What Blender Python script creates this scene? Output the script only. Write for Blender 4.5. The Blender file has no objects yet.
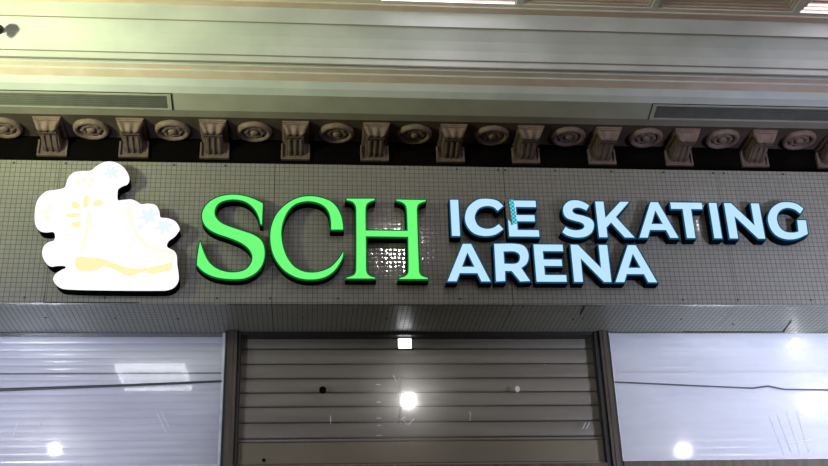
import bpy, bmesh, math, random
from mathutils import Vector, Matrix
from mathutils.geometry import tessellate_polygon
random.seed(7)
SC = bpy.context.scene
COL = SC.collection
PI = math.pi

# ------------------------------------------------------------------ camera
cam_d = bpy.data.cameras.new('camera')
cam = bpy.data.objects.new('camera', cam_d)
COL.objects.link(cam)
cam_d.sensor_fit = 'HORIZONTAL'
cam_d.sensor_width = 36.0
cam_d.lens = 36.0 * 1100.0 / 828.0
cam_d.clip_end = 200
cam.matrix_world = Matrix(((0.9953562, -0.0091469, -0.0958246, 0.0),
                           (-0.0907897, -0.4200120, -0.9029657, -7.5),
                           (-0.0319882, 0.9074725, -0.4188920, 1.6),
                           (0, 0, 0, 1)))
SC.camera = cam

# ------------------------------------------------------------------ world and exposure
world = bpy.data.worlds.new('world')
SC.world = world
world.use_nodes = True
bg = world.node_tree.nodes['Background']
bg.inputs[0].default_value = (0.88, 0.80, 0.74, 1)
bg.inputs[1].default_value = 0.16
SC.view_settings.view_transform = 'Standard'
SC.view_settings.look = 'None'
SC.view_settings.exposure = 0.20
SC.view_settings.gamma = 1.0
SC.view_settings.use_curve_mapping = False

# downlights set in the hall ceiling: x, y, radius, strength, square?
LAMPS = [
    (1.64, -8.45, 0.13, 200, False, 'round downlight in the hall ceiling, the one mirrored in the middle pane'),
    (1.00, -3.75, 0.11, 170, False, 'round downlight in the hall ceiling nearest the sign, glinting beside the green H'),
    (8.45, -8.55, 0.17, 260, False, 'large round downlight mirrored in the middle of the right-hand pane'),
    (7.35, -12.06, 0.12, 280, False, 'round downlight mirrored at the foot of the right-hand pane'),
    (-4.51, -11.44, 0.13, 300, False, 'round downlight mirrored at the foot of the left-hand pane'),
    (4.22, -2.90, 0.05, 200, False, 'small round downlight in the ceiling, glinting beside the blue letter T'),
]
# greenish wall-washer on the left that brightens the cornice
wl = bpy.data.lights.new('green_wash', 'AREA')
wl.shape = 'DISK'; wl.size = 0.4
wl.energy = 46; wl.color = (0.88, 1.0, 0.50); wl.spread = math.radians(90)
wo = bpy.data.objects.new('green_wash', wl)
COL.objects.link(wo)
wo.location = (-3.7, -2.6, 4.9)
wo.rotation_euler = (Vector((-1.6, -0.5, 6.75)) - Vector(wo.location)).to_track_quat('-Z', 'Y').to_euler()
# added cool lights with no known source, low down, brightening the outer panes
for nm, lc, aim, en in (('cool_fill_right', (5.7, -5.5, 2.1), (4.3, .6, 4.0), 46), ('cool_fill_left', (-3.5, -5.5, 2.1), (-2.2, .6, 4.0), 20)):
    cl = bpy.data.lights.new(nm, 'AREA')
    cl.shape = 'RECTANGLE'; cl.size = 0.5; cl.size_y = 0.7
    cl.energy = en; cl.color = (0.74, 0.80, 1.0); cl.spread = math.radians(50)
    co = bpy.data.objects.new(nm, cl)
    COL.objects.link(co)
    co.location = lc
    co.rotation_euler = (Vector(aim) - Vector(lc)).to_track_quat('-Z', 'Y').to_euler()

# ------------------------------------------------------------------ materials
def pbsdf(name, col, rough=0.6, metal=0.0, spec=0.5):
    m = bpy.data.materials.new(name); m.use_nodes = True
    b = m.node_tree.nodes['Principled BSDF']
    b.inputs['Base Color'].default_value = (*col, 1)
    b.inputs['Roughness'].default_value = rough
    b.inputs['Metallic'].default_value = metal
    b.inputs['Specular IOR Level'].default_value = spec
    return m

def noisy(name, c1, c2, scale=6, rough=0.6, metal=0.0, spec=0.5, bump=0.0, stretch=(1, 1, 1), lo=.35, hi=.65):
    m = pbsdf(name, c1, rough, metal, spec)
    nt = m.node_tree; N = nt.nodes; L = nt.links; b = N['Principled BSDF']
    tc = N.new('ShaderNodeTexCoord'); mp = N.new('ShaderNodeMapping'); mp.inputs['Scale'].default_value = stretch
    no = N.new('ShaderNodeTexNoise'); no.inputs['Scale'].default_value = scale; no.inputs['Detail'].default_value = 6
    cr = N.new('ShaderNodeValToRGB')
    cr.color_ramp.elements[0].position = lo; cr.color_ramp.elements[0].color = (*c1, 1)
    cr.color_ramp.elements[1].position = hi; cr.color_ramp.elements[1].color = (*c2, 1)
    L.new(tc.outputs['Object'], mp.inputs['Vector']); L.new(mp.outputs[0], no.inputs['Vector'])
    L.new(no.outputs[0], cr.inputs[0]); L.new(cr.outputs[0], b.inputs['Base Color'])
    if bump:
        bu = N.new('ShaderNodeBump'); bu.inputs['Strength'].default_value = bump; bu.inputs['Distance'].default_value = .01
        L.new(no.outputs[0], bu.inputs['Height']); L.new(bu.outputs[0], b.inputs['Normal'])
    return m

def emit(name, col, s):
    m = bpy.data.materials.new(name); m.use_nodes = True
    nt = m.node_tree; nt.nodes.clear()
    o = nt.nodes.new('ShaderNodeOutputMaterial'); e = nt.nodes.new('ShaderNodeEmission')
    e.inputs[0].default_value = (*col, 1); e.inputs[1].default_value = s
    nt.links.new(e.outputs[0], o.inputs[0])
    return m

def mosaic(name, ax, tile, grout, pitch=0.0370, tilt=0.018, rough=0.045, pillow=0.050):
    """small glazed tiles, every tile laid at its own tiny angle; ax = the two world axes the grid follows"""
    m = pbsdf(name, tile, rough)
    nt = m.node_tree; N = nt.nodes; L = nt.links; b = N['Principled BSDF']
    g = N.new('ShaderNodeNewGeometry'); sx = N.new('ShaderNodeSeparateXYZ'); L.new(g.outputs['Position'], sx.inputs[0])
    def math_(op, a, bb=None):
        n = N.new('ShaderNodeMath'); n.operation = op
        for i, v in enumerate((a, bb)):
            if v is None: continue
            if isinstance(v, (int, float)): n.inputs[i].default_value = v
            else: L.new(v, n.inputs[i])
        return n.outputs[0]
    cells = []; masks = []; pil = []
    for a in ax:
        s = math_('DIVIDE', sx.outputs[a], pitch)
        cells.append(math_('FLOOR', s))
        f = math_('FRACT', s)
        d = math_('ABSOLUTE', math_('SUBTRACT', f, 0.5))
        masks.append(math_('GREATER_THAN', d, 0.44))
        pil.append(math_('MULTIPLY', math_('SUBTRACT', f, 0.5), pillow))
    mask = math_('MAXIMUM', masks[0], masks[1])
    cx = N.new('ShaderNodeCombineXYZ'); L.new(cells[0], cx.inputs[0]); L.new(cells[1], cx.inputs[1])
    wn = N.new('ShaderNodeTexWhiteNoise'); wn.noise_dimensions = '3D'; L.new(cx.outputs[0], wn.inputs['Vector'])
    sub = N.new('ShaderNodeVectorMath'); sub.operation = 'SUBTRACT'; sub.inputs[1].default_value = (.5, .5, .5)
    L.new(wn.outputs['Color'], sub.inputs[0])
    sc = N.new('ShaderNodeVectorMath'); sc.operation = 'SCALE'; sc.inputs['Scale'].default_value = tilt
    L.new(sub.outputs[0], sc.inputs[0])
    ad = N.new('ShaderNodeVectorMath'); ad.operation = 'ADD'; L.new(g.outputs['Normal'], ad.inputs[0]); L.new(sc.outputs[0], ad.inputs[1])
    cp = N.new('ShaderNodeCombineXYZ')
    for a, p_ in zip(ax, pil): L.new(p_, cp.inputs[a])
    a2 = N.new('ShaderNodeVectorMath'); a2.operation = 'ADD'; L.new(ad.outputs[0], a2.inputs[0]); L.new(cp.outputs[0], a2.inputs[1])
    nm = N.new('ShaderNodeVectorMath'); nm.operation = 'NORMALIZE'; L.new(a2.outputs[0], nm.inputs[0])
    L.new(nm.outputs[0], b.inputs['Normal'])
    # tile colour varies slightly from tile to tile
    hv = N.new('ShaderNodeHueSaturation'); hv.inputs['Color'].default_value = (*tile, 1)
    v = math_('ADD', math_('MULTIPLY', wn.outputs['Value'], 0.10), 0.95); L.new(v, hv.inputs['Value'])
    mx = N.new('ShaderNodeMix'); mx.data_type = 'RGBA'; L.new(mask, mx.inputs['Factor'])
    L.new(hv.outputs[0], mx.inputs['A']); mx.inputs['B'].default_value = (*grout, 1)
    L.new(mx.outputs['Result'], b.inputs['Base Color'])
    r = math_('ADD', math_('MULTIPLY', mask, 0.6), rough); L.new(r, b.inputs['Roughness'])
    return m

def glass(name, amount, rough, film=0.0, sharp=0.05):
    """a thin pane: mostly see-through, a mirror gloss and a smeared gloss from dust, optional milky film"""
    m = bpy.data.materials.new(name); m.use_nodes = True
    nt = m.node_tree; nt.nodes.clear(); N = nt.nodes; L = nt.links
    o = N.new('ShaderNodeOutputMaterial'); t = N.new('ShaderNodeBsdfTransparent')
    g1 = N.new('ShaderNodeBsdfGlossy'); g1.inputs['Roughness'].default_value = sharp
    g2 = N.new('ShaderNodeBsdfGlossy'); g2.inputs['Roughness'].default_value = rough
    mg = N.new('ShaderNodeMixShader'); mg.inputs[0].default_value = 0.45
    L.new(g1.outputs[0], mg.inputs[1]); L.new(g2.outputs[0], mg.inputs[2])
    m1 = N.new('ShaderNodeMixShader'); m1.inputs[0].default_value = amount
    L.new(t.outputs[0], m1.inputs[1]); L.new(mg.outputs[0], m1.inputs[2])
    last = m1
    if film:
        d = N.new('ShaderNodeBsdfDiffuse'); d.inputs[0].default_value = (.8, .82, .9, 1)
        no = N.new('ShaderNodeTexNoise'); no.inputs['Scale'].default_value = 3.0; no.inputs['Detail'].default_value = 8
        mu = N.new('ShaderNodeMath'); mu.operation = 'MULTIPLY'; mu.inputs[1].default_value = film * 2
        L.new(no.outputs[0], mu.inputs[0])
        m2 = N.new('ShaderNodeMixShader'); L.new(mu.outputs[0], m2.inputs[0]); L.new(m1.outputs[0], m2.inputs[1]); L.new(d.outputs[0], m2.inputs[2])
        last = m2
    L.new(last.outputs[0], o.inputs[0])
    return m

M = dict(
    plaster=noisy('painted_plaster', (.44, .46, .485), (.52, .54, .565), 3, .55, bump=.05),
    moulding=noisy('moulding_plaster', (.60, .47, .42), (.68, .55, .50), 5, .6, bump=.05),
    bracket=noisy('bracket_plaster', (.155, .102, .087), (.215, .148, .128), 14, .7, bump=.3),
    soffit=noisy('soffit_painted_shade', (.24, .215, .19), (.29, .26, .235), 4, .6),  # browner step: cornice shade put into the colour
    scroll=noisy('bracket_plaster_shaded', (.10, .066, .057), (.14, .096, .084), 14, .7, bump=.3),  # darker copy of the bracket plaster, recess shade painted in
    soffit_edge=noisy('soffit_edge_light_shade', (.33, .32, .285), (.38, .37, .33), 4, .6),  # lightest step of the painted cornice shade, also on the grille frames
    recess=noisy('recess_painted_shade', (.075, .055, .048), (.11, .082, .072), 5, .7, spec=.1),  # darkest step: shade beside the wall put into the colour
    groove=pbsdf('groove_brown', (.20, .165, .145), .8),  # darker brown for the thin cornice lines
    frieze=noisy('frieze_shade_black', (.003, .0026, .0026), (.005, .004, .004), 4, .95, spec=.0),  # near-black colour stands in for the deep shade above the sign box
    floor=noisy('hall_floor', (.27, .24, .225), (.32, .285, .27), 1.5, .35),
    ceiling=noisy('ceiling_paint', (.50, .45, .43), (.56, .51, .49), 3, .7),
    rib=noisy('ceiling_rib_paint', (.66, .62, .60), (.72, .68, .66), 3, .6),
    mos=mosaic('mosaic_face', (0, 2), (.205, .198, .186), (.055, .054, .05)),
    mos_s=mosaic('mosaic_soffit', (0, 1), (.27, .27, .22), (.09, .09, .075), tilt=.02, rough=.38, pillow=.01),
    screw=pbsdf('screw', (.01, .01, .01), .5),
    black=pbsdf('black_metal', (.006, .006, .006), .45),
    jet=pbsdf('letter_return_black', (.002, .003, .002), .9, spec=.02),
    blue_side=pbsdf('letter_return_navy', (.002, .005, .010), .9, spec=.04),
    green=emit('green_face', (.16, 1.0, .20), .87),
    green_trim=emit('green_trim', (.002, .10, .025), 1.0),
    blue=emit('blue_face', (.50, .78, 1.0), .89),
    blue_trim=emit('blue_trim', (.004, .06, .13), 1.0),
    logo=emit('logo_white', (1, 1, 1), .96),
    logo_y=emit('logo_yellow', (1.0, .93, .50), .88),
    logo_p=emit('logo_pale_yellow', (1.0, .985, .80), .88),
    logo_b=emit('logo_pale_blue', (.84, .95, 1.0), .88),
    teal=None,
    grille=noisy('grille_grey', (.035, .035, .03), (.055, .055, .05), 8, .6),
    duct=pbsdf('duct_dark', (.015, .015, .014), .9),
    post=noisy('bronze_post', (.062, .050, .042), (.095, .078, .066), 5, .4, .4, stretch=(6, 6, .6)),
    gasket=pbsdf('black_gasket', (.008, .008, .008), .6),
    slat=noisy('grey_slat', (.175, .157, .132), (.225, .203, .172), 2.0, .42, .0, stretch=(.5, 1, 6)),
    slat_w=noisy('white_slat', (.62, .63, .74), (.76, .77, .88), 2.2, .20, .0, stretch=(.6, 1, 3)),
    rail=noisy('olive_rail', (.165, .142, .092), (.20, .172, .115), 2.0, .45, .2),
    glass=glass('shop_glass', .045, .16),
    glass_w=glass('hazy_glass', .07, .20, film=.10, sharp=.025),
    glass_r=glass('milky_glass', .07, .22, film=.42),
    streak=pbsdf('dark_streak', (.03, .03, .035), .5),
    cream=pbsdf('cream_plastic', (.75, .73, .68), .4),
    mark=pbsdf('white_smear_glint', (.75, .76, .80), .7),
    trimw=noisy('pane_bead', (.55, .56, .60), (.75, .76, .80), 12, .35),
    lampw=pbsdf('lamp_rim', (.7, .7, .7), .4),
    panel_light=emit('panel_light', (1.0, .93, .97), 2.2),
    troffer=emit('troffer_light', (.92, .95, 1.0), 7.0),
)
sw = M['slat_w'].node_tree.nodes['Principled BSDF']; sw.inputs['Coat Weight'].default_value = 1.0; sw.inputs['Coat Roughness'].default_value = .10
# chequered teal film on the worn corner of one letter
mt = emit('teal_checks', (.1, .5, .6), 1.0)
nt = mt.node_tree; N = nt.nodes; L = nt.links
tc = N.new('ShaderNodeTexCoord'); ck = N.new('ShaderNodeTexChecker'); ck.inputs['Scale'].default_value = 62
ck.inputs['Color1'].default_value = (.02, .22, .30, 1); ck.inputs['Color2'].default_value = (.12, .62, .75, 1)
L.new(tc.outputs['Object'], ck.inputs['Vector']); L.new(ck.outputs['Color'], N['Emission'].inputs[0])
M['teal'] = mt

# ------------------------------------------------------------------ helpers
def obj(name, bm, mat, parent=None, loc=(0, 0, 0), smooth=False):
    me = bpy.data.meshes.new(name); bm.normal_update(); bm.to_mesh(me); bm.free()
    if isinstance(mat, (list, tuple)):
        for x in mat: me.materials.append(x)
    else: me.materials.append(mat)
    if smooth:
        for p in me.polygons: p.use_smooth = True
    o = bpy.data.objects.new(name, me); COL.objects.link(o); o.location = loc
    if parent: o.parent = parent
    return o

def tag(o, label, cat, group=None):
    o['label'] = label; o['category'] = cat
    if group: o['group'] = group
    return o

def thing(name, label, cat, loc=(0, 0, 0), group=None):
    o = bpy.data.objects.new(name, None); o.empty_display_size = .05; COL.objects.link(o); o.location = loc
    return tag(o, label, cat, group)

def struct(name, bm, mat, label=None, smooth=False):
    o = obj(name, bm, mat, smooth=smooth); o['kind'] = 'structure'
    if label: o['label'] = label
    return o

def box(bm, x0, x1, y0, y1, z0, z1, bev=0.0):
    r = bmesh.ops.create_cube(bm, size=1.0, matrix=Matrix.Translation(((x0+x1)/2, (y0+y1)/2, (z0+z1)/2)) @ Matrix.Diagonal((abs(x1-x0), abs(y1-y0), abs(z1-z0), 1)))
    if bev:
        es = {e for v in r['verts'] for e in v.link_edges}
        bmesh.ops.bevel(bm, geom=list(es), offset=bev, segments=2, affect='EDGES', profile=.6)
    return bm

def nb(): return bmesh.new()

def extrude_x(bm, prof, x0, x1, close=True, nx=1):
    """profile of (y, z) points swept along x"""
    cols = []
    for i in range(nx + 1):
        x = x0 + (x1 - x0) * i / nx
        cols.append([bm.verts.new((x, y, z)) for y, z in prof])
    n = len(prof)
    for a, b in zip(cols, cols[1:]):
        for k in range(n if close else n - 1):
            bm.faces.new((a[k], a[(k+1) % n], b[(k+1) % n], b[k]))
    if close:
        for cset in (cols[0], cols[-1]):
            tr = tessellate_polygon([[Vector((0, v.co.y, v.co.z)) for v in cset]])
            for t in tr: bm.faces.new([cset[i] for i in t])
    bmesh.ops.recalc_face_normals(bm, faces=bm.faces)
    return bm

def disc(bm, c, r, axis='Y', n=12, t=.004):
    rot = Matrix.Rotation(PI/2, 4, 'X') if axis == 'Y' else Matrix.Identity(4)
    bmesh.ops.create_cone(bm, cap_ends=True, segments=n, radius1=r, radius2=r, depth=t, matrix=Matrix.Translation(c) @ rot)
    return bm

def tube(bm, pts, r, n=8):
    rings = []
    for i, p in enumerate(pts):
        a = Vector(pts[max(i-1, 0)]); b = Vector(pts[min(i+1, len(pts)-1)])
        d = (b - a).normalized(); u = d.cross(Vector((0, 0, 1)))
        if u.length < .1: u = d.cross(Vector((1, 0, 0)))
        u.normalize(); w = d.cross(u)
        rr = r if isinstance(r, (int, float)) else r[i]
        rings.append([bm.verts.new(Vector(p) + rr*(math.cos(2*PI*k/n)*u + math.sin(2*PI*k/n)*w)) for k in range(n)])
    for a, b in zip(rings, rings[1:]):
        for k in range(n): bm.faces.new((a[k], a[(k+1) % n], b[(k+1) % n], b[k]))
    bm.faces.new(rings[0]); bm.faces.new(rings[-1])
    bmesh.ops.recalc_face_normals(bm, faces=bm.faces)
    return bm

# 2D outlines -------------------------------------------------------
def area2(p): return sum(p[i][0]*p[(i+1) % len(p)][1] - p[(i+1) % len(p)][0]*p[i][1] for i in range(len(p)))

def smooth_loop(pts, sub=5):
    """closed Catmull-Rom through the points; a third value marks a sharp corner"""
    n = len(pts); out = []
    for i in range(n):
        p0, p1, p2, p3 = (pts[(i+k-1) % n] for k in range(4))
        a = Vector(p0[:2]); b = Vector(p1[:2]); c = Vector(p2[:2]); d = Vector(p3[:2])
        cb, cc = len(p1) > 2, len(p2) > 2
        if cb and cc: out.append(tuple(b)); continue
        m1 = (c - a)*.5 if not cb else (c - b)*1.0
        m2 = (d - b)*.5 if not cc else (c - b)*1.0
        lim = (c - b).length
        for m in (m1, m2):
            if m.length > 1.4*lim: m *= 1.4*lim/m.length
        for k in range(sub):
            t = k/sub; t2 = t*t; t3 = t2*t
            out.append(tuple(b*(2*t3-3*t2+1) + m1*(t3-2*t2+t) + c*(-2*t3+3*t2) + m2*(t3-t2)))
    return out

def offset_loop(p, d):
    """grow a loop outwards by d (shrink if negative); works for either winding"""
    s = 1 if area2(p) > 0 else -1
    n = len(p); out = []
    for i in range(n):
        a = Vector(p[i-1]); b = Vector(p[i]); c = Vector(p[(i+1) % n])
        e1 = (b-a); e2 = (c-b)
        if e1.length < 1e-7: e1 = e2
        if e2.length < 1e-7: e2 = e1
        n1 = Vector((e1.y, -e1.x)).normalized()*s; n2 = Vector((e2.y, -e2.x)).normalized()*s
        m = n1 + n2
        if m.length < 1e-6: m = n1
        m.normalize(); k = min(1/max(m.dot(n1), .35), 2.0)
        out.append(tuple(b + m*d*k))
    return out

def flat(bm, loops, y):
    vs = []
    for lp in loops: vs += [bm.verts.new((x, y, z)) for x, z in lp]
    for t in tessellate_polygon([[Vector((x, z, 0)) for x, z in lp] for lp in loops]):
        try: bm.faces.new([vs[i] for i in t])
        except ValueError: pass
    for f in bm.faces:
        f.normal_update()
        if f.normal.y > 0: f.normal_flip()
    return bm

def ring(bm, A, ya, B, yb):
    a = [bm.verts.new((x, ya, z)) for x, z in A]; b = [bm.verts.new((x, yb, z)) for x, z in B]
    n = len(a)
    for k in range(n): bm.faces.new((a[k], a[(k+1) % n], b[(k+1) % n], b[k]))

def letter(name, label, loops, origin, fm, tm, sm, group, depth=.10, trim=.0095, cat='sign letter'):
    """a built-up channel letter: lit face, coloured trim round it, dark return down to the wall"""
    t = thing(name, label, cat, (origin[0], 0, origin[1]), group)
    lp = [[(x-origin[0], z-origin[1]) for x, z in l] for l in loops]
    if cat == 'sign letter': lp = [offset_loop(l, -.0015 if i == 0 else .0015) for i, l in enumerate(lp)]
    grown = [offset_loop(l, trim if i == 0 else -trim) for i, l in enumerate(lp)]
    obj('lit_face', flat(nb(), lp, -depth), fm, t)
    b = nb()
    for l, g in zip(lp, grown):
        ring(b, l, -depth, g, -depth+.001); ring(b, g, -depth+.001, g, -depth+.012)
    obj('trim', b, tm, t)
    b = nb()
    for g in grown: ring(b, g, -depth+.012, g, -.002)
    flat(b, grown, -.002)
    obj('side_return', b, sm, t)
    return t
S_OUT= [(-0.337, 5.265, 1), (-0.402, 5.3), (-0.482, 5.327), (-0.561, 5.335), (-0.64, 5.323), (-0.709, 5.29), (-0.758, 5.237), (-0.779, 5.171), (-0.768, 5.105), (-0.73, 5.053), (-0.666, 5.014), (-0.579, 4.982), (-0.492, 4.943), (-0.434, 4.897), (-0.404, 4.841), (-0.41, 4.781), (-0.447, 4.731), (-0.508, 4.71), (-0.576, 4.71), (-0.646, 4.733), (-0.702, 4.776), (-0.74, 4.838), (-0.769, 4.911), (-0.782, 4.957, 1), (-0.789, 4.911), (-0.796, 4.829), (-0.797, 4.762, 1), (-0.752, 4.715), (-0.69, 4.679), (-0.613, 4.659), (-0.521, 4.653), (-0.445, 4.663), (-0.377, 4.701), (-0.332, 4.762), (-0.314, 4.833), (-0.319, 4.91), (-0.345, 4.967), (-0.401, 5.008), (-0.48, 5.038), (-0.567, 5.069), (-0.638, 5.103), (-0.679, 5.149), (-0.688, 5.197), (-0.671, 5.247), (-0.63, 5.279), (-0.56, 5.294), (-0.488, 5.284), (-0.432, 5.253), (-0.388, 5.201), (-0.363, 5.144), (-0.35, 5.092, 1), (-0.339, 5.092, 1)]
C_OUT= [(0.259, 5.055, 1), (0.256, 5.099), (0.244, 5.169), (0.212, 5.24), (0.164, 5.29), (0.092, 5.319), (0.012, 5.331), (-0.076, 5.315), (-0.163, 5.262), (-0.233, 5.178), (-0.27, 5.075), (-0.276, 4.971), (-0.258, 4.868), (-0.217, 4.783), (-0.154, 4.712), (-0.068, 4.666), (0.024, 4.654), (0.117, 4.67), (0.187, 4.718), (0.234, 4.786), (0.255, 4.838), (0.261, 4.881, 1), (0.219, 4.812), (0.164, 4.752), (0.086, 4.717), (0.009, 4.71), (-0.061, 4.73), (-0.116, 4.775), (-0.161, 4.851), (-0.188, 4.946), (-0.196, 5.041), (-0.181, 5.129), (-0.146, 5.209), (-0.092, 5.263), (-0.012, 5.287), (0.06, 5.277), (0.116, 5.248), (0.153, 5.195), (0.167, 5.124), (0.169, 5.054, 1)]
H_OUT= [(0.284, 5.313, 1), (0.284, 5.3, 1), (0.324, 5.288), (0.348, 5.263), (0.356, 5.215), (0.351, 4.736), (0.34, 4.698), (0.312, 4.68), (0.28, 4.671, 1), (0.28, 4.663, 1), (0.491, 4.664, 1), (0.491, 4.672, 1), (0.457, 4.682), (0.434, 4.702), (0.425, 4.736), (0.427, 5.002, 1), (0.74, 5.0, 1), (0.735, 4.738), (0.726, 4.701), (0.7, 4.68), (0.665, 4.67, 1), (0.665, 4.661, 1), (0.876, 4.662, 1), (0.877, 4.671, 1), (0.839, 4.684), (0.818, 4.705), (0.813, 4.739), (0.814, 5.221), (0.824, 5.266), (0.847, 5.284), (0.884, 5.299, 1), (0.884, 5.31, 1), (0.659, 5.311, 1), (0.659, 5.3, 1), (0.696, 5.289), (0.726, 5.265), (0.736, 5.22), (0.738, 5.051, 1), (0.426, 5.051, 1), (0.427, 5.216), (0.435, 5.264), (0.461, 5.288), (0.497, 5.303, 1), (0.497, 5.316, 1)]
LOGO= [(-1.961, 5.091), (-1.969, 5.199), (-1.954, 5.273), (-1.907, 5.329), (-1.844, 5.342), (-1.786, 5.359), (-1.77, 5.392), (-1.762, 5.442), (-1.729, 5.487), (-1.676, 5.5), (-1.606, 5.507), (-1.571, 5.54), (-1.53, 5.572), (-1.482, 5.585), (-1.425, 5.574), (-1.373, 5.537), (-1.336, 5.48), (-1.327, 5.437), (-1.338, 5.405), (-1.367, 5.392), (-1.398, 5.367), (-1.404, 5.336), (-1.395, 5.268), (-1.357, 5.266), (-1.298, 5.272), (-1.259, 5.257), (-1.22, 5.233), (-1.172, 5.239), (-1.122, 5.229), (-1.095, 5.192), (-1.082, 5.137), (-1.067, 5.125), (-1.018, 5.12), (-0.968, 5.096), (-0.938, 5.046), (-0.947, 5.016), (-0.972, 4.98), (-1.007, 4.95), (-1.021, 4.914), (-1.009, 4.887), (-0.965, 4.861), (-0.945, 4.825), (-0.938, 4.761), (-0.925, 4.69), (-0.922, 4.638), (-0.939, 4.598), (-0.969, 4.574), (-1.021, 4.563), (-1.459, 4.563), (-1.703, 4.571), (-1.746, 4.588), (-1.775, 4.617), (-1.785, 4.645), (-1.771, 4.68), (-1.733, 4.709), (-1.71, 4.721), (-1.71, 4.738), (-1.726, 4.749), (-1.773, 4.749), (-1.814, 4.743), (-1.847, 4.766), (-1.875, 4.812), (-1.883, 4.859), (-1.872, 4.9), (-1.843, 4.924), (-1.813, 4.936), (-1.805, 4.966), (-1.814, 5.001), (-1.837, 5.015), (-1.873, 5.01), (-1.916, 5.018), (-1.945, 5.048)]
SOLE= [(-1.645, 4.809), (-1.555, 4.809), (-1.452, 4.793), (-1.336, 4.748), (-1.244, 4.724), (-1.132, 4.73), (-0.976, 4.771), (-0.969, 4.741), (-0.972, 4.716), (-1.061, 4.69), (-1.129, 4.682), (-1.152, 4.7), (-1.197, 4.689), (-1.251, 4.664), (-1.297, 4.674), (-1.355, 4.706), (-1.448, 4.738), (-1.473, 4.718), (-1.523, 4.705), (-1.633, 4.712)]
FRONT= [(-1.314, 5.204), (-1.282, 5.087), (-1.242, 4.998), (-1.179, 4.921), (-1.096, 4.876), (-0.992, 4.847), (-0.967, 4.809), (-0.973, 4.766)]
BACK= [(-1.588, 5.175), (-1.586, 5.084), (-1.594, 4.994), (-1.611, 4.854)]
S2_OUT= [(2.144, 5.279, 1), (2.101, 5.308), (2.044, 5.324), (1.985, 5.314), (1.942, 5.271), (1.934, 5.216), (1.955, 5.171), (2.011, 5.148), (2.067, 5.131), (2.086, 5.104), (2.067, 5.079), (2.02, 5.069), (1.971, 5.078), (1.94, 5.099, 1), (1.911, 5.05, 1), (1.949, 5.022), (2.014, 5.007), (2.089, 5.016), (2.143, 5.056), (2.164, 5.119), (2.146, 5.164), (2.09, 5.191), (2.025, 5.208), (2.007, 5.235), (2.029, 5.256), (2.071, 5.256), (2.116, 5.235, 1)]
C2_OUT= [(1.477, 5.265, 1), (1.434, 5.31), (1.361, 5.327), (1.278, 5.317), (1.203, 5.253), (1.174, 5.166), (1.188, 5.091), (1.237, 5.033), (1.317, 5.012), (1.399, 5.026), (1.464, 5.072, 1), (1.43, 5.115, 1), (1.387, 5.084), (1.329, 5.075), (1.273, 5.101), (1.251, 5.167), (1.281, 5.236), (1.34, 5.263), (1.397, 5.255), (1.428, 5.223, 1)]
G_OUT= [(3.85, 5.273, 1), (3.804, 5.314), (3.733, 5.33), (3.658, 5.319), (3.587, 5.27), (3.545, 5.191), (3.548, 5.109), (3.583, 5.043), (3.654, 5.009), (3.748, 5.014), (3.844, 5.055, 1), (3.851, 5.175, 1), (3.778, 5.174, 1), (3.77, 5.076, 1), (3.727, 5.067), (3.666, 5.075), (3.627, 5.115), (3.619, 5.187), (3.651, 5.248), (3.713, 5.277), (3.773, 5.264), (3.814, 5.228, 1)]
R_OUT= [(1.383, 4.951, 1), (1.541, 4.953), (1.613, 4.932), (1.64, 4.866), (1.623, 4.796), (1.578, 4.754, 1), (1.636, 4.65, 1), (1.559, 4.646, 1), (1.501, 4.729, 1), (1.453, 4.729, 1), (1.449, 4.649, 1), (1.378, 4.645, 1)]
R_HOLE= [(1.452, 4.887, 1), (1.528, 4.888), (1.567, 4.865), (1.567, 4.822), (1.537, 4.792), (1.452, 4.79, 1)]
CUFF= [(-1.374, 5.23), (-1.329, 5.244), (-1.277, 5.231)]
PROFILE= [(0.35, 6.061), (0.006, 6.061), (-0.074, 6.072), (-0.235, 6.124), (-0.283, 6.157), (-0.319, 6.202), (-0.386, 6.227), (-0.386, 6.241), (-0.43, 6.252), (-0.43, 6.261), (-0.445, 6.265), (-0.45, 6.321), (-0.479, 6.402), (-0.517, 6.467), (-0.585, 6.548), (-0.596, 6.674), (-0.665, 6.674), (-0.665, 6.688)]

# ------------------------------------------------------------------ setting: floor, ceiling, back wall
X0, X1 = -5.0, 7.0
b = nb(); box(b, -14, 16, -18, .9, -.12, 0); struct('floor', b, M['floor'])
# fascia wall hidden behind the mosaic box, and the dark recess above it
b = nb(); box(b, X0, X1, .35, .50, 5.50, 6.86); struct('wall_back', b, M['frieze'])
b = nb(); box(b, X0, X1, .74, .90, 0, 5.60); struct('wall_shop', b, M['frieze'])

# entablature: one continuous run of plaster moulding
b = nb()
PR = list(PROFILE)
prof = [(PR[0][0], PR[0][1] - .0)] + PR[1:] + [(PR[-1][0], 6.86), (.35, 6.86)]
extrude_x(b, prof, X0 - 3, X1 + 3)
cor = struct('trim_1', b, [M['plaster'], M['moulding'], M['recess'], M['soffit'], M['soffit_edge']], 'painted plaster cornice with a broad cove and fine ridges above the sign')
# faces that belong to the pinkish mouldings carry the second paint

for p in cor.data.polygons:
    c = p.center
    if PR[9][0] + .002 < c.y < PR[5][0] - .002 and c.z < 6.4 and abs(p.normal.z) > .5 and abs(p.normal.x) < .5: p.material_index = 1
    if c.y < PR[15][0] - .002 and abs(p.normal.x) < .5 and c.z < 6.7: p.material_index = 1
    if abs(p.normal.z) > .99 and c.z < PR[0][1] + .001: p.material_index = 2  # this and the next two slots step the painted shade towards the wall
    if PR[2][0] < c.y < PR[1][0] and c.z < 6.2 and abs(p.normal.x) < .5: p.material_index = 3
    if PR[3][0] < c.y < PR[2][0] and c.z < 6.2 and abs(p.normal.x) < .5: p.material_index = 4
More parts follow.
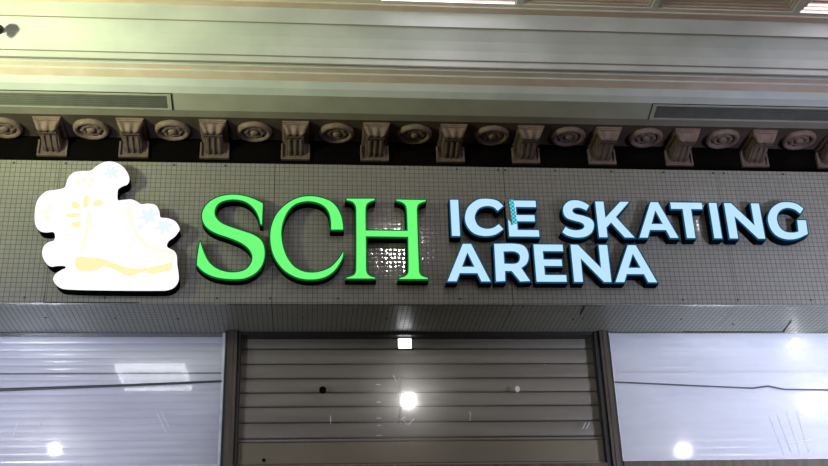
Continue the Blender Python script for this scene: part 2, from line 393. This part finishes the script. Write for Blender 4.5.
# thin incised lines of the cornice
b = nb()
def strip_on(i0, i1, f, w=.007, lift=.004):
    (ya, za), (yb, zb) = PR[i0], PR[i1]
    y = ya + (yb-ya)*f; z = za + (zb-za)*f
    d = Vector((yb-ya, zb-za)).normalized(); nrm = Vector((d.y, -d.x))
    if nrm.x > 0: nrm = -nrm
    q = Vector((y, z))
    c = [q - d*w/2 - nrm*.003, q + d*w/2 - nrm*.003, q + d*w/2 + nrm*lift, q - d*w/2 + nrm*lift]
    extrude_x(b, [tuple(v) for v in c], X0, X1)
strip_on(13, 14, .97, .008, .008)
strip_on(11, 12, .15, .008, .007)
strip_on(10, 11, .12, .012, .010)
struct('trim_2', b, M['groove'], 'thin raised beads running along the plaster cove')

# coffered ceiling: front rail, ribs, then the plain field
CZ = 6.69; RY = -.703
ribs = [(-4.86, -4.81), (-3.78, -3.73), (-2.70, -2.65), (-1.62, -1.57), (-.54, -.49), (.47, .525), (1.565, 1.625), (2.627, 2.682), (3.765, 3.825), (4.86, 4.91), (5.93, 5.98), (7.0, 7.05)]
b = nb()
box(b, X0, X1 + .05, RY, -.655, CZ, 6.86)
box(b, X0, X1 + .05, -1.95, -1.88, CZ, 6.86)
for a, c in ribs: box(b, a, c, -1.88, RY, CZ, 6.86, .006)
box(b, -14, 16, -18, -1.95, CZ, 6.86)
box(b, -14, X0, -1.95, .9, CZ + .01, 6.86); box(b, X1 + .05, 16, -1.95, .9, CZ + .01, 6.86)
struct('ceiling', b, M['rib'])
# stepped mouldings inside every coffer
b = nb()
cells = [(ribs[i][1], ribs[i+1][0]) for i in range(len(ribs)-1)]
for a, c in cells:
    for k, (ins, z) in enumerate([(0, 6.702), (.022, 6.715), (.044, 6.73), (.066, 6.75)]):
        A = (a+ins, c-ins, -1.88+ins, RY-ins); B = (a+ins+.022, c-ins-.022, -1.88+ins+.022, RY-ins-.022)
        zt = z + (.013 if k < 3 else .02)
        for (x0, x1, y0, y1) in ((A[0], A[1], B[3], A[3]), (A[0], A[1], A[2], B[2]), (A[0], B[0], B[2], B[3]), (B[1], A[1], B[2], B[3])):
            box(b, x0, x1, y0, y1, z, zt + .03)
    box(b, a+.088, c-.088, -1.88+.088, RY-.088, 6.785, 6.80)
struct('trim_3', b, M['moulding'], 'stepped pinkish mouldings inside the ceiling coffers')
# lit coffers
for i, lab in ((5, 'long glowing ceiling panel with a bright white edge above the letters SCH'), (8, 'glowing ceiling panel with white stripes at the top right corner')):
    a, c = cells[i]
    t = thing('ceiling_light_panel', lab, 'ceiling light', ((a+c)/2, -1.29, 6.70))
    b = nb(); box(b, a-(a+c)/2+.09, c-(a+c)/2-.09, -.47, .50, .060, .082); obj('diffuser', b, M['panel_light'], t)
    b = nb()
    h = (c-a)/2
    for k, (yo, zz) in enumerate(((.578, -.006), (.553, .012), (.528, .026))[:(1 if i == 5 else 3)]):
        box(b, -h+.01, h-.01, yo-.004, yo+.006, zz-.004, zz+.004)
    obj('edge_strip', b, M['panel_light'], t)

# ------------------------------------------------------------------ hall downlights (seen mirrored in the glass and the tiles)
for x, y, r, s, sq, lab in LAMPS:
    t = thing('downlight', lab, 'ceiling light', (x, y, CZ))
    em = emit('lamp_glow', (1.0, .975, .96), s)
    b = nb()
    if sq: box(b, -r, r, -r*1.2, r*1.2, -.022, -.010)
    else: bmesh.ops.create_uvsphere(b, u_segments=20, v_segments=12, radius=r*.75, matrix=Matrix.Translation((0, 0, -.012 - r*.75)))
    obj('lens', b, em, t)
    b = nb()
    if sq:
        for q in ((-r-.025, -r, -r*1.2-.02, r*1.2+.02), (r, r+.025, -r*1.2-.02, r*1.2+.02), (-r, r, -r*1.2-.02, -r*1.2), (-r, r, r*1.2, r*1.2+.02)): box(b, *q, -.03, 0)
    else:
        n = 24
        for k in range(n):
            a0, a1 = 2*PI*k/n, 2*PI*(k+1)/n
            P = []
            for a in (a0, a1):
                for rr, zz in ((r, 0), (r+.03, 0), (r+.03, -.02), (r, -.028)): P.append(b.verts.new((rr*math.cos(a), rr*math.sin(a), zz)))
            for q in range(4): b.faces.new((P[q], P[(q+1) % 4], P[4+(q+1) % 4], P[4+q]))
        bmesh.ops.recalc_face_normals(b, faces=b.faces)
    obj('rim', b, M['lampw'], t)
# louvred fluorescent panel mirrored in the left-hand pane
t = thing('louvred_light', 'square louvred ceiling light with a white frame, mirrored in the left-hand pane', 'ceiling light', (-2.27, -7.42, CZ))
b = nb(); box(b, -.46, .46, -.52, .52, -.02, -.005); obj('tube_tray', b, M['troffer'], t)
b = nb()
for k in range(17): x = -.46 + .92*k/16; box(b, x-.007, x+.007, -.52, .52, -.034, -.022)
for k in range(4): y = -.52 + 1.04*k/3; box(b, -.46, .46, y-.006, y+.006, -.034, -.024)
obj('louvre', b, M['lampw'], t)
b = nb()
for q in ((-.50, -.46, -.56, .56), (.46, .50, -.56, .56), (-.46, .46, -.56, -.52), (-.46, .46, .52, .56)): box(b, *q, -.07, 0)
obj('frame', b, emit('frame_glow', (.92, .95, 1), 8.0), t)

# ------------------------------------------------------------------ air grilles on the sloping part of the cornice
def grille(x0, x1, label):
    (ya, za), (yb, zb) = PR[2], PR[3]
    c = Vector(((x0+x1)/2, (ya+yb)/2, (za+zb)/2)); ang = math.atan2(zb-za, ya-yb)
    t = thing('air_grille', label, 'air vent', tuple(c)); t.rotation_euler = (-ang, 0, 0)
    hx = (x1-x0)/2; hy = math.hypot(ya-yb, za-zb)/2 - .008
    b = nb()
    for q in ((-hx, hx, hy-.013, hy), (-hx, hx, -hy, -hy+.013), (-hx, -hx+.03, -hy+.013, hy-.013), (hx-.03, hx, -hy+.013, hy-.013)): box(b, *q, -.012, .004)
    obj('frame', b, M['soffit_edge'], t)
    b = nb(); box(b, -hx+.03, hx-.03, -hy+.013, hy-.013, -.002, .003); obj('duct', b, M['duct'], t)
    b = nb()
    for k in range(6):
        y = -hy + .026 + k*(2*hy-.05)/5
        q = [(y-.006, -.001), (y+.005, -.011), (y+.007, -.009), (y-.004, .001)]
        extrude_x(b, q, -hx+.03, hx-.03)
    obj('louvre', b, M['grille'], t)
    b = nb()
    for q in ((-hx-.008, hx+.008, hy, hy+.006), (-hx-.008, hx+.008, -hy-.006, -hy), (-hx-.008, -hx, -hy, hy), (hx, hx+.008, -hy, hy)): box(b, *q, -.004, .004)
    obj('edge_gap', b, M['gasket'], t)
grille(-3.6, -1.05, 'long slatted air grille in the cornice at the left, above the logo')
grille(2.715, 5.2, 'long slatted air grille in the cornice at the right, above KATING')

# ------------------------------------------------------------------ brackets and rosettes under the cornice
SZ = PR[0][1]
def make_bracket():
    t = thing('cornice_bracket', '-', 'bracket', (0, .35, SZ), 'plaster brackets under the cornice')
    # body: a scroll hanging from the soffit, swept from front to wall
    b = nb()
    prof = [(-.30, 0), (-.295, -.03), (-.28, -.075), (-.262, -.100), (-.235, -.108), (-.205, -.098), (-.185, -.085), (-.16, -.088), (-.12, -.108), (-.07, -.132), (-.03, -.140), (0, -.140), (0, 0)]
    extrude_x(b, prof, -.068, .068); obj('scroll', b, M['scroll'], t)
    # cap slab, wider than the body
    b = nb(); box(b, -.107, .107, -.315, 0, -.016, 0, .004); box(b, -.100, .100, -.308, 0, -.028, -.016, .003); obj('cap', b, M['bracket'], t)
    # tapering acanthus leaf on the front with a scalloped lower lip
    b = nb()
    rows = 9
    cols = 14
    gr = []
    for j in range(rows+1):
        v = j/rows; w = .098*(1-v) + .070*v
        row = []
        for i in range(cols+1):
            u = i/cols*2-1
            z = -.028 - v*.070 - (.010*abs(math.cos(u*PI*1.5)) if j == rows else 0)
            y = -.300 + .020*v - .010*math.cos(u*PI*2.5)*(.4+v) - .010*math.sin(v*PI)
            row.append(b.verts.new((u*w, y, z)))
        gr.append(row)
    back = [[b.verts.new((vv.co.x, -.255, vv.co.z)) for vv in row] for row in gr]
    for j in range(rows):
        for i in range(cols):
            b.faces.new((gr[j][i], gr[j][i+1], gr[j+1][i+1], gr[j+1][i])); b.faces.new((back[j][i], back[j+1][i], back[j+1][i+1], back[j][i+1]))
    for i in range(cols): b.faces.new((gr[rows][i], gr[rows][i+1], back[rows][i+1], back[rows][i])); b.faces.new((gr[0][i+1], gr[0][i], back[0][i], back[0][i+1]))
    for j in range(rows): b.faces.new((gr[j][0], gr[j+1][0], back[j+1][0], back[j][0])); b.faces.new((gr[j+1][cols], gr[j][cols], back[j][cols], back[j+1][cols]))
    bmesh.ops.recalc_face_normals(b, faces=b.faces)
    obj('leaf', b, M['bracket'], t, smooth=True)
    # narrow ribs along the underside
    b = nb()
    for x in (-.045, 0, .045):
        tube(b, [(x, -.175, -.088), (x, -.12, -.110), (x, -.07, -.134), (x, -.01, -.142)], .012, 6)
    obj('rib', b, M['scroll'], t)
    # U-shaped moulding where the bracket meets the wall
    b = nb()
    box(b, -.116, .116, -.030, 0, -.188, -.172, .003); box(b, -.116, -.100, -.030, 0, -.172, -.045, .003); box(b, .100, .116, -.030, 0, -.172, -.045, .003)
    box(b, -.098, .098, -.012, 0, -.170, -.03)
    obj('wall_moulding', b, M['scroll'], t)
    return t
def dup(r, loc, label):
    c = r.copy(); COL.objects.link(c); c.location = loc; c['label'] = label
    for ch in list(r.children):
        k = ch.copy(); COL.objects.link(k); k.parent = c
    return c
blab = ['first plaster bracket from the left, above the left side of the boot logo',
        'plaster bracket above the right side of the boot logo',
        'plaster bracket above the left end of the green S',
        'plaster bracket above the green C',
        'plaster bracket above the green H',
        'plaster bracket above the blue letter I of ICE',
        'plaster bracket above the blue letter E of ICE',
        'plaster bracket above the blue letter K of SKATING',
        'plaster bracket above the blue letter A of SKATING',
        'plaster bracket above the right side of the N of SKATING',
        'last plaster bracket on the right, cut by the photo edge']
bx = [-2.017, -1.387, -.752, -.107, .532, 1.153, 1.779, 2.418, 3.076, 3.730, 4.391]
br = make_bracket()
for i, x in enumerate(bx):
    if i == 0: br.location = (x, .35, SZ); br['label'] = blab[0]
    else: dup(br, (x, .35, SZ), blab[i])

def make_rosette():
    t = thing('rosette', '-', 'rosette', (0, .2, SZ), 'plaster rosettes between the brackets')
    def lathe(prof, n=40, wob=0, k=8):
        b = nb(); rings = []
        for r, z in prof:
            rings.append([b.verts.new(((r*(1+wob*math.cos(k*2*PI*i/n)))*math.cos(2*PI*i/n), (r*(1+wob*math.cos(k*2*PI*i/n)))*math.sin(2*PI*i/n), z)) for i in range(n)])
        for a, c in zip(rings, rings[1:]):
            for i in range(n): b.faces.new((a[i], a[(i+1) % n], c[(i+1) % n], c[i]))
        b.faces.new(rings[-1]); bmesh.ops.recalc_face_normals(b, faces=b.faces)
        return b
    obj('outer_ring', lathe([(.140, 0), (.140, -.020), (.132, -.034), (.118, -.040), (.104, -.034), (.096, -.018), (.094, 0)], 48, .012, 16), M['bracket'], t, smooth=True)
    obj('petals', lathe([(.094, -.002), (.088, -.012), (.078, -.026), (.062, -.032), (.048, -.024), (.040, -.008)], 48, .08, 8), M['bracket'], t, smooth=True)
    obj('boss', lathe([(.040, -.004), (.038, -.022), (.028, -.038), (.012, -.044)], 24), M['bracket'], t, smooth=True)
    return t
rx = [-2.37, -1.705, -1.075, -.432, .222, .850, 1.480, 2.110, 2.760, 3.410, 4.070]
rlab = ['plaster rosette at the far left edge, left of the first bracket',
        'plaster rosette above the boot logo, between the first two brackets',
        'plaster rosette above the gap between the logo and the green S',
        'plaster rosette above the right end of the green S',
        'plaster rosette above the gap between the green C and the green H',
        'plaster rosette above the right end of the green H',
        'plaster rosette above the blue letters C and E of ICE',
        'plaster rosette above the blue S that starts SKATING',
        'plaster rosette above the gap between K and A of SKATING',
        'plaster rosette above the gap between I and N of SKATING',
        'plaster rosette at the right, above the blue letter G']
ro = make_rosette()
for i, x in enumerate(rx):
    y = .205 - .003*i
    if i == 0: ro.location = (x, y, SZ); ro['label'] = rlab[0]
    else: dup(ro, (x, y, SZ), rlab[i])

# small black spotlight head on the cove at the left edge
t = thing('spotlight', 'small black spotlight head on the pale cove at the left edge', 'spotlight', (-2.262, -.60, 6.415))
b = nb(); bmesh.ops.create_uvsphere(b, u_segments=20, v_segments=12, radius=.042, matrix=Matrix.Translation((0, -.02, -.02)) @ Matrix.Diagonal((1.1, 1, .9, 1))); obj('head', b, M['black'], t, smooth=True)
b = nb(); tube(b, [(-.03, -.02, -.05), (-.015, -.02, -.085)], [.03, .022], 12); obj('lens_hood', b, M['black'], t)
b = nb(); tube(b, [(-.02, 0, 0), (-.02, .05, .01)], .014, 8); obj('arm', b, M['black'], t)

# ------------------------------------------------------------------ mosaic sign box
ZB, ZT = 4.505, 5.653
box_t = thing('mosaic_sign_box', 'long grey sign box clad in small glazed mosaic tiles, carrying all the letters', 'sign board', (1, .17, ZB))
def loc(o, t): o.location = Vector(o.location) - Vector(t.location); return o
seams = [X0, -1.864, -.256, 1.513, 3.236, 4.95, X1]
for a, c in zip(seams, seams[1:]):
    b = nb(); box(b, a+.0015, c-.0015, 0, .03, ZB, ZT); loc(obj('mosaic_panel', b, M['mos'], box_t), box_t)
    b = nb(); box(b, a+.0015, c-.0015, .031, .62, ZB, ZB+.03); loc(obj('soffit_panel', b, M['mos_s'], box_t), box_t)
b = nb(); box(b, X0, X1, .031, .34, ZB+.031, ZT-.01); loc(obj('carcass', b, M['gasket'], box_t), box_t)
b = nb(); box(b, -1.864, -1.20, -.004, .001, 4.505, 4.511); box(b, -1.868, -1.862, -.003, .001, 4.511, 4.56); loc(obj('open_joint', b, M['gasket'], box_t), box_t)
first = None
def screw(p, ax):
    global first
    if first is None:
        b = nb(); bmesh.ops.create_cone(b, cap_ends=True, segments=8, radius1=.007, radius2=.009, depth=.006); first = obj('screw', b, M['screw'], box_t); o = first
    else: o = first.copy(); COL.objects.link(o)
    o.location = Vector(p) - Vector(box_t.location); o.rotation_euler = (PI/2, 0, 0) if ax == 'Y' else (0, 0, 0)
for x in (-2.62, -2.2, -1.82, -1.018, -.633, .743, 1.150, 1.474, 1.529, 1.927, 2.378, 2.799, 3.207, 3.294, 3.788, 4.2, 4.6): screw((x, -.003, 5.628), 'Y')
for x in (-2.0, -1.442, -.651, -.271, .222, 1.12, 2.81, 3.237, 3.811, 4.35): screw((x, -.003, 4.545), 'Y')
for x, y in ((-1.909, .294), (-1.414, .302), (-.957, .311), (-.032, .296), (.6, .30), (1.598, .04), (2.034, .307), (2.107, .285), (2.888, .303), (3.345, .414), (4.3, .3)): screw((x, y, ZB-.002), 'Z')
b = nb()
tube(b, [(3.789, .333, ZB), (3.831, .595, ZB)], .007, 6); tube(b, [(2.057, .02, ZB), (2.069, .198, ZB)], .006, 6); box(b, 3.0, 3.84, .588, .60, ZB-.002, ZB+.004)
loc(obj('crack', b, M['gasket'], box_t), box_t)

# ------------------------------------------------------------------ green serif letters
GG = 'green serif letters SCH'
for name, out, lab in (('S', S_OUT, 'glowing green serif letter S beside the boot logo'), ('C', C_OUT, 'glowing green serif letter C between S and H'), ('H', H_OUT, 'glowing green serif letter H, last of the large green letters')):
    lp = smooth_loop(out, 6)
    xs = [p[0] for p in lp]; zs = [p[1] for p in lp]
    letter('sign_letter', lab, [lp], ((min(xs)+max(xs))/2, min(zs)), M['green'], M['green_trim'], M['jet'], GG)

# ------------------------------------------------------------------ pale blue block letters
U = .304/700
def place(loops, x, z, w=None):
    k = U if w is None else w/max(p[0] for p in loops[0])
    return [[(x + p[0]*k, z + p[1]*U) for p in l] for l in loops]
I_ = [[(0, 0), (0, 700), (148, 700), (148, 0)]]
E_ = [[(0, 0), (0, 700), (522, 700), (522, 570), (161, 570), (161, 418), (480, 418), (480, 292), (161, 292), (161, 130), (535, 130), (535, 0)]]
A_ = [[(0, 0), (302, 700), (452, 700), (754, 0), (588, 0), (528, 150), (224, 150), (164, 0)], [(272, 272), (376, 530), (480, 272)]]
N_ = [[(0, 0), (0, 700), (133, 700), (495, 264), (495, 700), (652, 700), (652, 0), (520, 0), (158, 436), (158, 0)]]
T_ = [[(215, 0), (215, 568), (0, 568), (0, 700), (592, 700), (592, 568), (377, 568), (377, 0)]]
K_ = [[(0, 0), (0, 700), (160, 700), (160, 383), (466, 700), (640, 700), (358, 396), (660, 0), (472, 0), (252, 284), (160, 190), (160, 0)]]
B1, B2 = 5.011, 4.645
tr = lambda o: smooth_loop(o, 5)
def densify(lp):
    return lp
blue = [
    (place(I_, 1.068, B1), 'pale blue lit capital I of the word ICE'),
    ([tr(C2_OUT)], 'pale blue lit capital C of the word ICE'),
    (place(E_, 1.502, B1, .232), 'pale blue lit capital E of ICE, its stem chipped with a teal patch'),
    ([tr(S2_OUT)], 'pale blue lit capital S of the word SKATING'),
    (place(K_, 2.191, B1, .278), 'pale blue lit capital K of the word SKATING'),
    (place(A_, 2.503, B1, .309), 'pale blue lit capital A of the word SKATING'),
    (place(T_, 2.783, B1, .252), 'pale blue lit capital T of the word SKATING'),
    (place(I_, 3.090, B1), 'pale blue lit capital I of the word SKATING'),
    (place(N_, 3.212, B1, .284), 'pale blue lit capital N of the word SKATING'),
    ([tr(G_OUT)], 'pale blue lit capital G ending the word SKATING'),
    (place(A_, 1.018, B2, .322), 'pale blue lit capital A that starts the word ARENA'),
    ([tr(R_OUT), tr(R_HOLE)], 'pale blue lit capital R of the word ARENA'),
    (place(E_, 1.681, B2, .230), 'pale blue lit capital E of the word ARENA'),
    (place(N_, 1.964, B2, .284), 'pale blue lit capital N of the word ARENA'),
    (place(A_, 2.276, B2, .322), 'pale blue lit capital A that ends the word ARENA'),
]
for i, (lp, lab) in enumerate(blue):
    xs = [p[0] for p in lp[0]]; zs = [p[1] for p in lp[0]]
    t = letter('sign_letter', lab, lp, ((min(xs)+max(xs))/2, min(zs)), M['blue'], M['blue_trim'], M['blue_side'], 'pale blue block letters')
    if i == 2:
        ox, oz = (min(xs)+max(xs))/2, min(zs)
        b = nb(); flat(b, [[(1.519-ox, 5.320-oz), (1.556-ox, 5.320-oz), (1.571-ox, 5.12-oz), (1.520-ox, 5.10-oz)]], -.103); o = obj('chequered_patch', b, M['teal'], t); o['label'] = 'teal chequered patch on the stem'
        b = nb(); flat(b, [[(1.490-ox, 5.330-oz), (1.519-ox, 5.330-oz), (1.534-ox, 5.11-oz), (1.504-ox, 5.15-oz), (1.490-ox, 5.17-oz)]], -.104); obj('chip', b, M['mos'], t)

# ------------------------------------------------------------------ boot logo
lo = smooth_loop(LOGO, 4)
oz = 4.563; ox = -1.45
t = letter('boot_logo', 'glowing white cloud-edged logo plaque with a yellow boot and pale flowers', [lo], (ox, oz), M['logo'], M['logo'], M['jet'], None, depth=.12, trim=.004, cat='sign logo')
def sh(l): return [(p[0]-ox, p[1]-oz) for p in l]
D = -.1215
b = nb(); flat(b, [smooth_loop([(x, z) for x, z in sh(SOLE)], 3)], D); obj('boot_sole', b, M['logo_y'], t)
def stroke(b, pts, w, y=D):
    n = len(pts); L_, R_ = [], []
    for i in range(n):
        a = Vector(pts[max(i-1, 0)]); c = Vector(pts[min(i+1, n-1)]); d = (c-a).normalized(); m = Vector((-d.y, d.x))*w/2
        L_.append(tuple(Vector(pts[i])+m)); R_.append(tuple(Vector(pts[i])-m))
    flat(b, [L_ + R_[::-1]], y)
b = nb(); stroke(b, sh(FRONT), .030); stroke(b, sh(BACK), .030); stroke(b, sh([(-1.55, 5.02), (-1.50, 5.0)]), .01); obj('boot_outline', b, M['logo_p'], t)
b = nb(); stroke(b, sh(CUFF), .014); stroke(b, sh([(-1.38, 5.19), (-1.32, 5.20), (-1.29, 5.19)]), .012); stroke(b, sh([(-1.36, 5.15), (-1.30, 5.155)]), .012); obj('boot_cuff', b, M['logo_p'], t)
def blob(cx, cz, rx_, rz_, rot=0, k=0, wob=0):
    P = []
    for i in range(28):
        a = 2*PI*i/28; r = 1 + wob*math.cos(k*a); x, z = rx_*r*math.cos(a), rz_*r*math.sin(a)
        P.append((cx-ox + x*math.cos(rot)-z*math.sin(rot), cz-oz + x*math.sin(rot)+z*math.cos(rot)))
    return P
for cx, cz, a, c, r in ((-1.618, 5.253, .022, .052, 0), (-1.690, 5.221, .034, .026, -.5), (-1.532, 5.241, .036, .026, .3), (-1.699, 5.140, .055, .017, .05), (-1.669, 5.068, .034, .024, 0)):
    b = nb(); flat(b, [blob(cx, cz, a, c, r)], D); obj('petal', b, M['logo_y'], t)
for cx, cz in ((-1.69, 5.411), (-1.646, 5.433), (-1.594, 5.426), (-1.899, 5.158), (-1.875, 5.197), (-1.878, 5.114), (-1.606, 5.38)):
    b = nb(); flat(b, [blob(cx, cz, .020, .022, 0)], D); obj('flower_spot', b, M['logo_p'], t)
for cx, cz, s in ((-1.453, 5.495, .045), (-1.16, 5.141, .055), (-1.045, 5.055, .050), (-1.212, 5.052, .022)):
    b = nb(); flat(b, [blob(cx, cz, s, s, .3, 6, .35)], D); obj('snowflake', b, M['logo_b'], t)

# ------------------------------------------------------------------ shopfront: posts, panes, shutters
def post(x0, x1, g0, g1, label):
    t = thing('shopfront_post', label, 'post', ((x0+x1)/2, .60, 3.0))
    cx = (x0+x1)/2
    b = nb(); box(b, x0-cx, x1-cx, -.045, .10, -3.0, 1.504, .004); obj('cover', b, M['post'], t)
    b = nb(); box(b, g0-cx, g1-cx, -.02, .10, -3.0, 1.504); obj('shutter_guide', b, M['gasket'], t)
    b = nb(); w = (x1-x0); box(b, -w*.10, w*.10, -.052, -.046, -3.0, 1.504); obj('centre_bead', b, M['post'], t)
    b = nb(); e = (x0 if g0 > x0 else x1) - cx; s = -1 if g0 > x0 else 1; box(b, min(e, e+s*.02), max(e, e+s*.02), -.03, .10, -3.0, 1.504); obj('seal', b, M['gasket'], t)
post(-.602, -.530, -.529, -.505, 'dark bronze vertical post left of the brown shutter')
post(2.298, 2.360, 2.262, 2.297, 'dark bronze vertical post right of the brown shutter')
# head rails and the transom below
b = nb(); box(b, -.505, 2.262, .595, .70, 4.478, 4.504); struct('trim_4', b, M['gasket'])
b = nb(); box(b, X0, -.622, .56, .70, 3.36, 3.458); box(b, 2.382, X1, .56, .70, 3.36, 3.462); box(b, -.505, 2.262, .58, .72, 3.36, 3.455); struct('trim_5', b, M['post'], 'dark bronze transom along the foot of the panes')
b = nb(); box(b, X0, X1, .70, .735, 0, 3.36); struct('wall_lower', b, M['gasket'])

PITW = .0580
def ribbed(x0, x1, z0, z1):
    """white shutter made of narrow convex ribs with one wider dark joint"""
    b = nb(); prof = []
    z = z0
    while z < z1:
        for k in range(6):
            a = k/6; prof.append((.70 - .010*math.sin(PI*a)**.7*.65, z + PITW*a))
        z += PITW
    prof.append((.70, z1+.02))
    prof = [(.72, z0)] + prof + [(.72, z1+.02)]
    return extrude_x(b, prof, x0, x1)
def win(n, x0, x1, z0, z1, gm, label):
    o = thing('window_%d' % n, label, 'window', ((x0+x1)/2, .6, z0)); o['kind'] = 'structure'; del o['category']
    cx = (x0+x1)/2; h = (x1-x0)/2
    b = nb(); box(b, -h, h, 0, .006, 0, z1-z0); obj('pane', b, gm, o)
    return o, cx, h
wl_, cx, h = win(1, X0+.05, -.626, 3.462, 4.494, M['glass_w'], 'hazy pane left of the shutter, mirroring a louvred ceiling light')
b = nb(); box(b, h-.018, h, -.008, -.001, 0, 1.03); box(b, -h, h-.018, -.008, -.001, 0, .016); obj('bead', b, M['trimw'], wl_)
wr_, cx, h = win(3, 2.386, X1-.05, 3.466, 4.494, M['glass_r'], 'hazy pane right of the shutter, bright with bluish reflections')
b = nb(); box(b, -h, -h+.008, -.008, -.001, 0, 1.03); box(b, -h+.008, h, -.008, -.001, 0, .010); obj('bead', b, M['trimw'], wr_)
wc_, cx, h = win(2, -.503, 2.260, 3.458, 4.476, M['glass'], 'clear pane in front of the brown roller shutter')
# smears on the panes, and level ticks painted as glints of the slat edges
def smear_glint(w, segs, r=.0022):
    b = nb()
    for s in segs: tube(b, [(x - w.location.x, -.003, z - w.location.z) for x, z in s], r, 5)
    o = obj('smear_glint', b, M['mark'], w); o['label'] = 'white scratches, smears and painted glints on the glass'
smear_glint(wc_, [[(.708, 3.96), (.705, 3.80)], [(.665, 3.825), (.745, 3.785)], [(.670, 3.785), (.742, 3.822)], [(.705, 3.77), (.705, 3.84)], [(.745, 3.772), (.765, 3.765), (.81, 3.808)],
            [(.180, 3.775), (.182, 3.838)], [(1.235, 3.79), (1.245, 3.85), (1.23, 3.86)], [(2.10, 3.72), (2.13, 3.77)], [(2.13, 3.72), (2.16, 3.77)], [(.66, 4.15), (.68, 4.11)],
            [(.525, 4.078), (.56, 4.078)], [(.53, 3.94), (.56, 3.94)], [(.525, 3.815), (.56, 3.815)], [(.53, 3.76), (.56, 3.76)], [(.522, 3.683), (.565, 3.683)], [(.705, 3.985), (.71, 4.13)]], .0030)
smear_glint(wl_, [[(-1.10, 3.86), (-1.03, 3.72)], [(-1.07, 3.87), (-1.01, 3.76)], [(-1.92, 3.86), (-1.95, 3.76)], [(-2.1, 3.80), (-2.12, 3.70)]], .002)
smear_glint(wr_, [[(3.60, 3.80), (3.66, 3.50)], [(3.66, 3.82), (3.72, 3.52)], [(3.74, 3.84), (3.79, 3.50)], [(3.82, 3.86), (3.86, 3.52)], [(3.70, 3.60), (3.90, 3.62)]], .002)

for x0, x1, lab in ((X0, -.622, 'white finely ribbed shutter behind the left-hand pane'), (2.382, X1, 'white finely ribbed shutter behind the right-hand pane')):
    c = (x0+x1)/2
    t = thing('ribbed_shutter', lab, 'shutter', (c, .71, 3.46))
    o = obj('curtain', ribbed(x0, x1, 3.46, 4.47), M['slat_w'], t, loc=(-c, -.71, -3.46))
    b = nb(); box(b, x0, x1, .688, .70, 4.196, 4.208); obj('joint', b, M['grille'], t, loc=(-c, -.71, -3.46))

# brown roller shutter in the middle: broad curved slats
t = thing('roller_shutter', 'grey-brown horizontal slatted roller shutter behind the clear centre pane', 'shutter', (.878, .68, 3.46))
ZL = [3.652, 3.684, 3.805, 3.928, 4.038, 4.151, 4.267, 4.389, 4.478]
b = nb()
for a, c in zip(ZL, ZL[1:]):
    n = 12; prof = []
    for k in range(n+1):
        f = k/n; prof.append((.682 - .008*math.sin(PI*f)**.5, a + .007 + (c-a-.010)*f))
    prof += [(.70, c-.003), (.70, a+.007)]
    extrude_x(b, prof, -.505, 2.262)
obj('slats', b, M['slat'], t, loc=(-.878, -.68, -3.46))
b = nb(); box(b, -.505, 2.262, .702, .708, 3.46, 4.478); obj('backing', b, M['gasket'], t, loc=(-.878, -.68, -3.46))
b = nb(); box(b, -.505, 2.262, .655, .70, 3.488, 3.650, .006); obj('bottom_rail', b, M['rail'], t, loc=(-.878, -.68, -3.46))
b = nb(); box(b, -.505, 2.262, .650, .70, 3.460, 3.484, .003); obj('rubber_foot', b, M['slat'], t, loc=(-.878, -.68, -3.46))
# small marks stuck on the centre pane
def stick(name, bm, mat, label):
    o = obj(name, bm, mat, wc_, loc=tuple(-Vector(wc_.location))); o['label'] = label
b = nb(); disc(b, (.121, .594, 4.036), .030, 'Y', 6, .010); stick('lock_hole', b, M['jet'], 'black hexagonal lock hole')
b = nb(); bmesh.ops.create_cone(b, cap_ends=True, segments=20, radius1=.018, radius2=.018, depth=.008, matrix=Matrix.Translation((1.618, .595, 4.036)) @ Matrix.Diagonal((1, 1, 1.4, 1)) @ Matrix.Rotation(PI/2, 4, 'X')); stick('lock_cover', b, M['cream'], 'small cream oval cap')
b = nb(); disc(b, (-.308, .594, 3.505), .014, 'Y', 10, .008); stick('bolt', b, M['jet'], 'small black bolt head')

# thin dark tubes across the outer panes
for pts, lab in (([(-4.5, 4.0, .012), (-3.2, 4.03, .012), (-2.263, 4.058, .012), (-1.467, 4.085, .010), (-.640, 4.118, .008)], 'dark streak rising to the right in front of the left-hand pane'),
                 ([(2.390, 4.100, .006), (3.085, 4.065, .006), (3.5, 4.045, .006), (3.62, 4.062, .007), (3.75, 4.035, .006), (4.13, 4.028, .006), (5.4, 4.0, .006), (6.6, 4.0, .006)], 'thin dark streak sinking to the right in front of the right-hand pane')):
    b = nb(); tube(b, [(x, .583, z - .014) for x, z, r in pts], [r for x, z, r in pts], 8)
    tag(obj('streak', b, M['streak']), lab, 'streak')

# small lamps glowing just behind the glass, under the head rail
for x, z, w, h, s, lab in ((.763, 4.428, .052, .038, 5, 'small square white lamp glowing at the top of the brown shutter'), (3.955, 4.420, .050, .050, 12, 'small bright round lamp at the top of the right-hand pane')):
    t = thing('shutter_lamp', lab, 'lamp', (x, .662, z))
    b = nb()
    if w == h: bmesh.ops.create_uvsphere(b, u_segments=20, v_segments=12, radius=w, matrix=Matrix.Translation((0, -.005, 0)) @ Matrix.Diagonal((1, .4, 1, 1)))
    else: box(b, -w, w, -.012, 0, -h, h, .004)
    obj('lens', b, emit('shutter_lamp_glow', (.92, .94, 1), s), t)
    b = nb(); box(b, -w-.006, w+.006, 0, .004, -h-.005, h+.005); obj('backplate', b, M['gasket'], t)
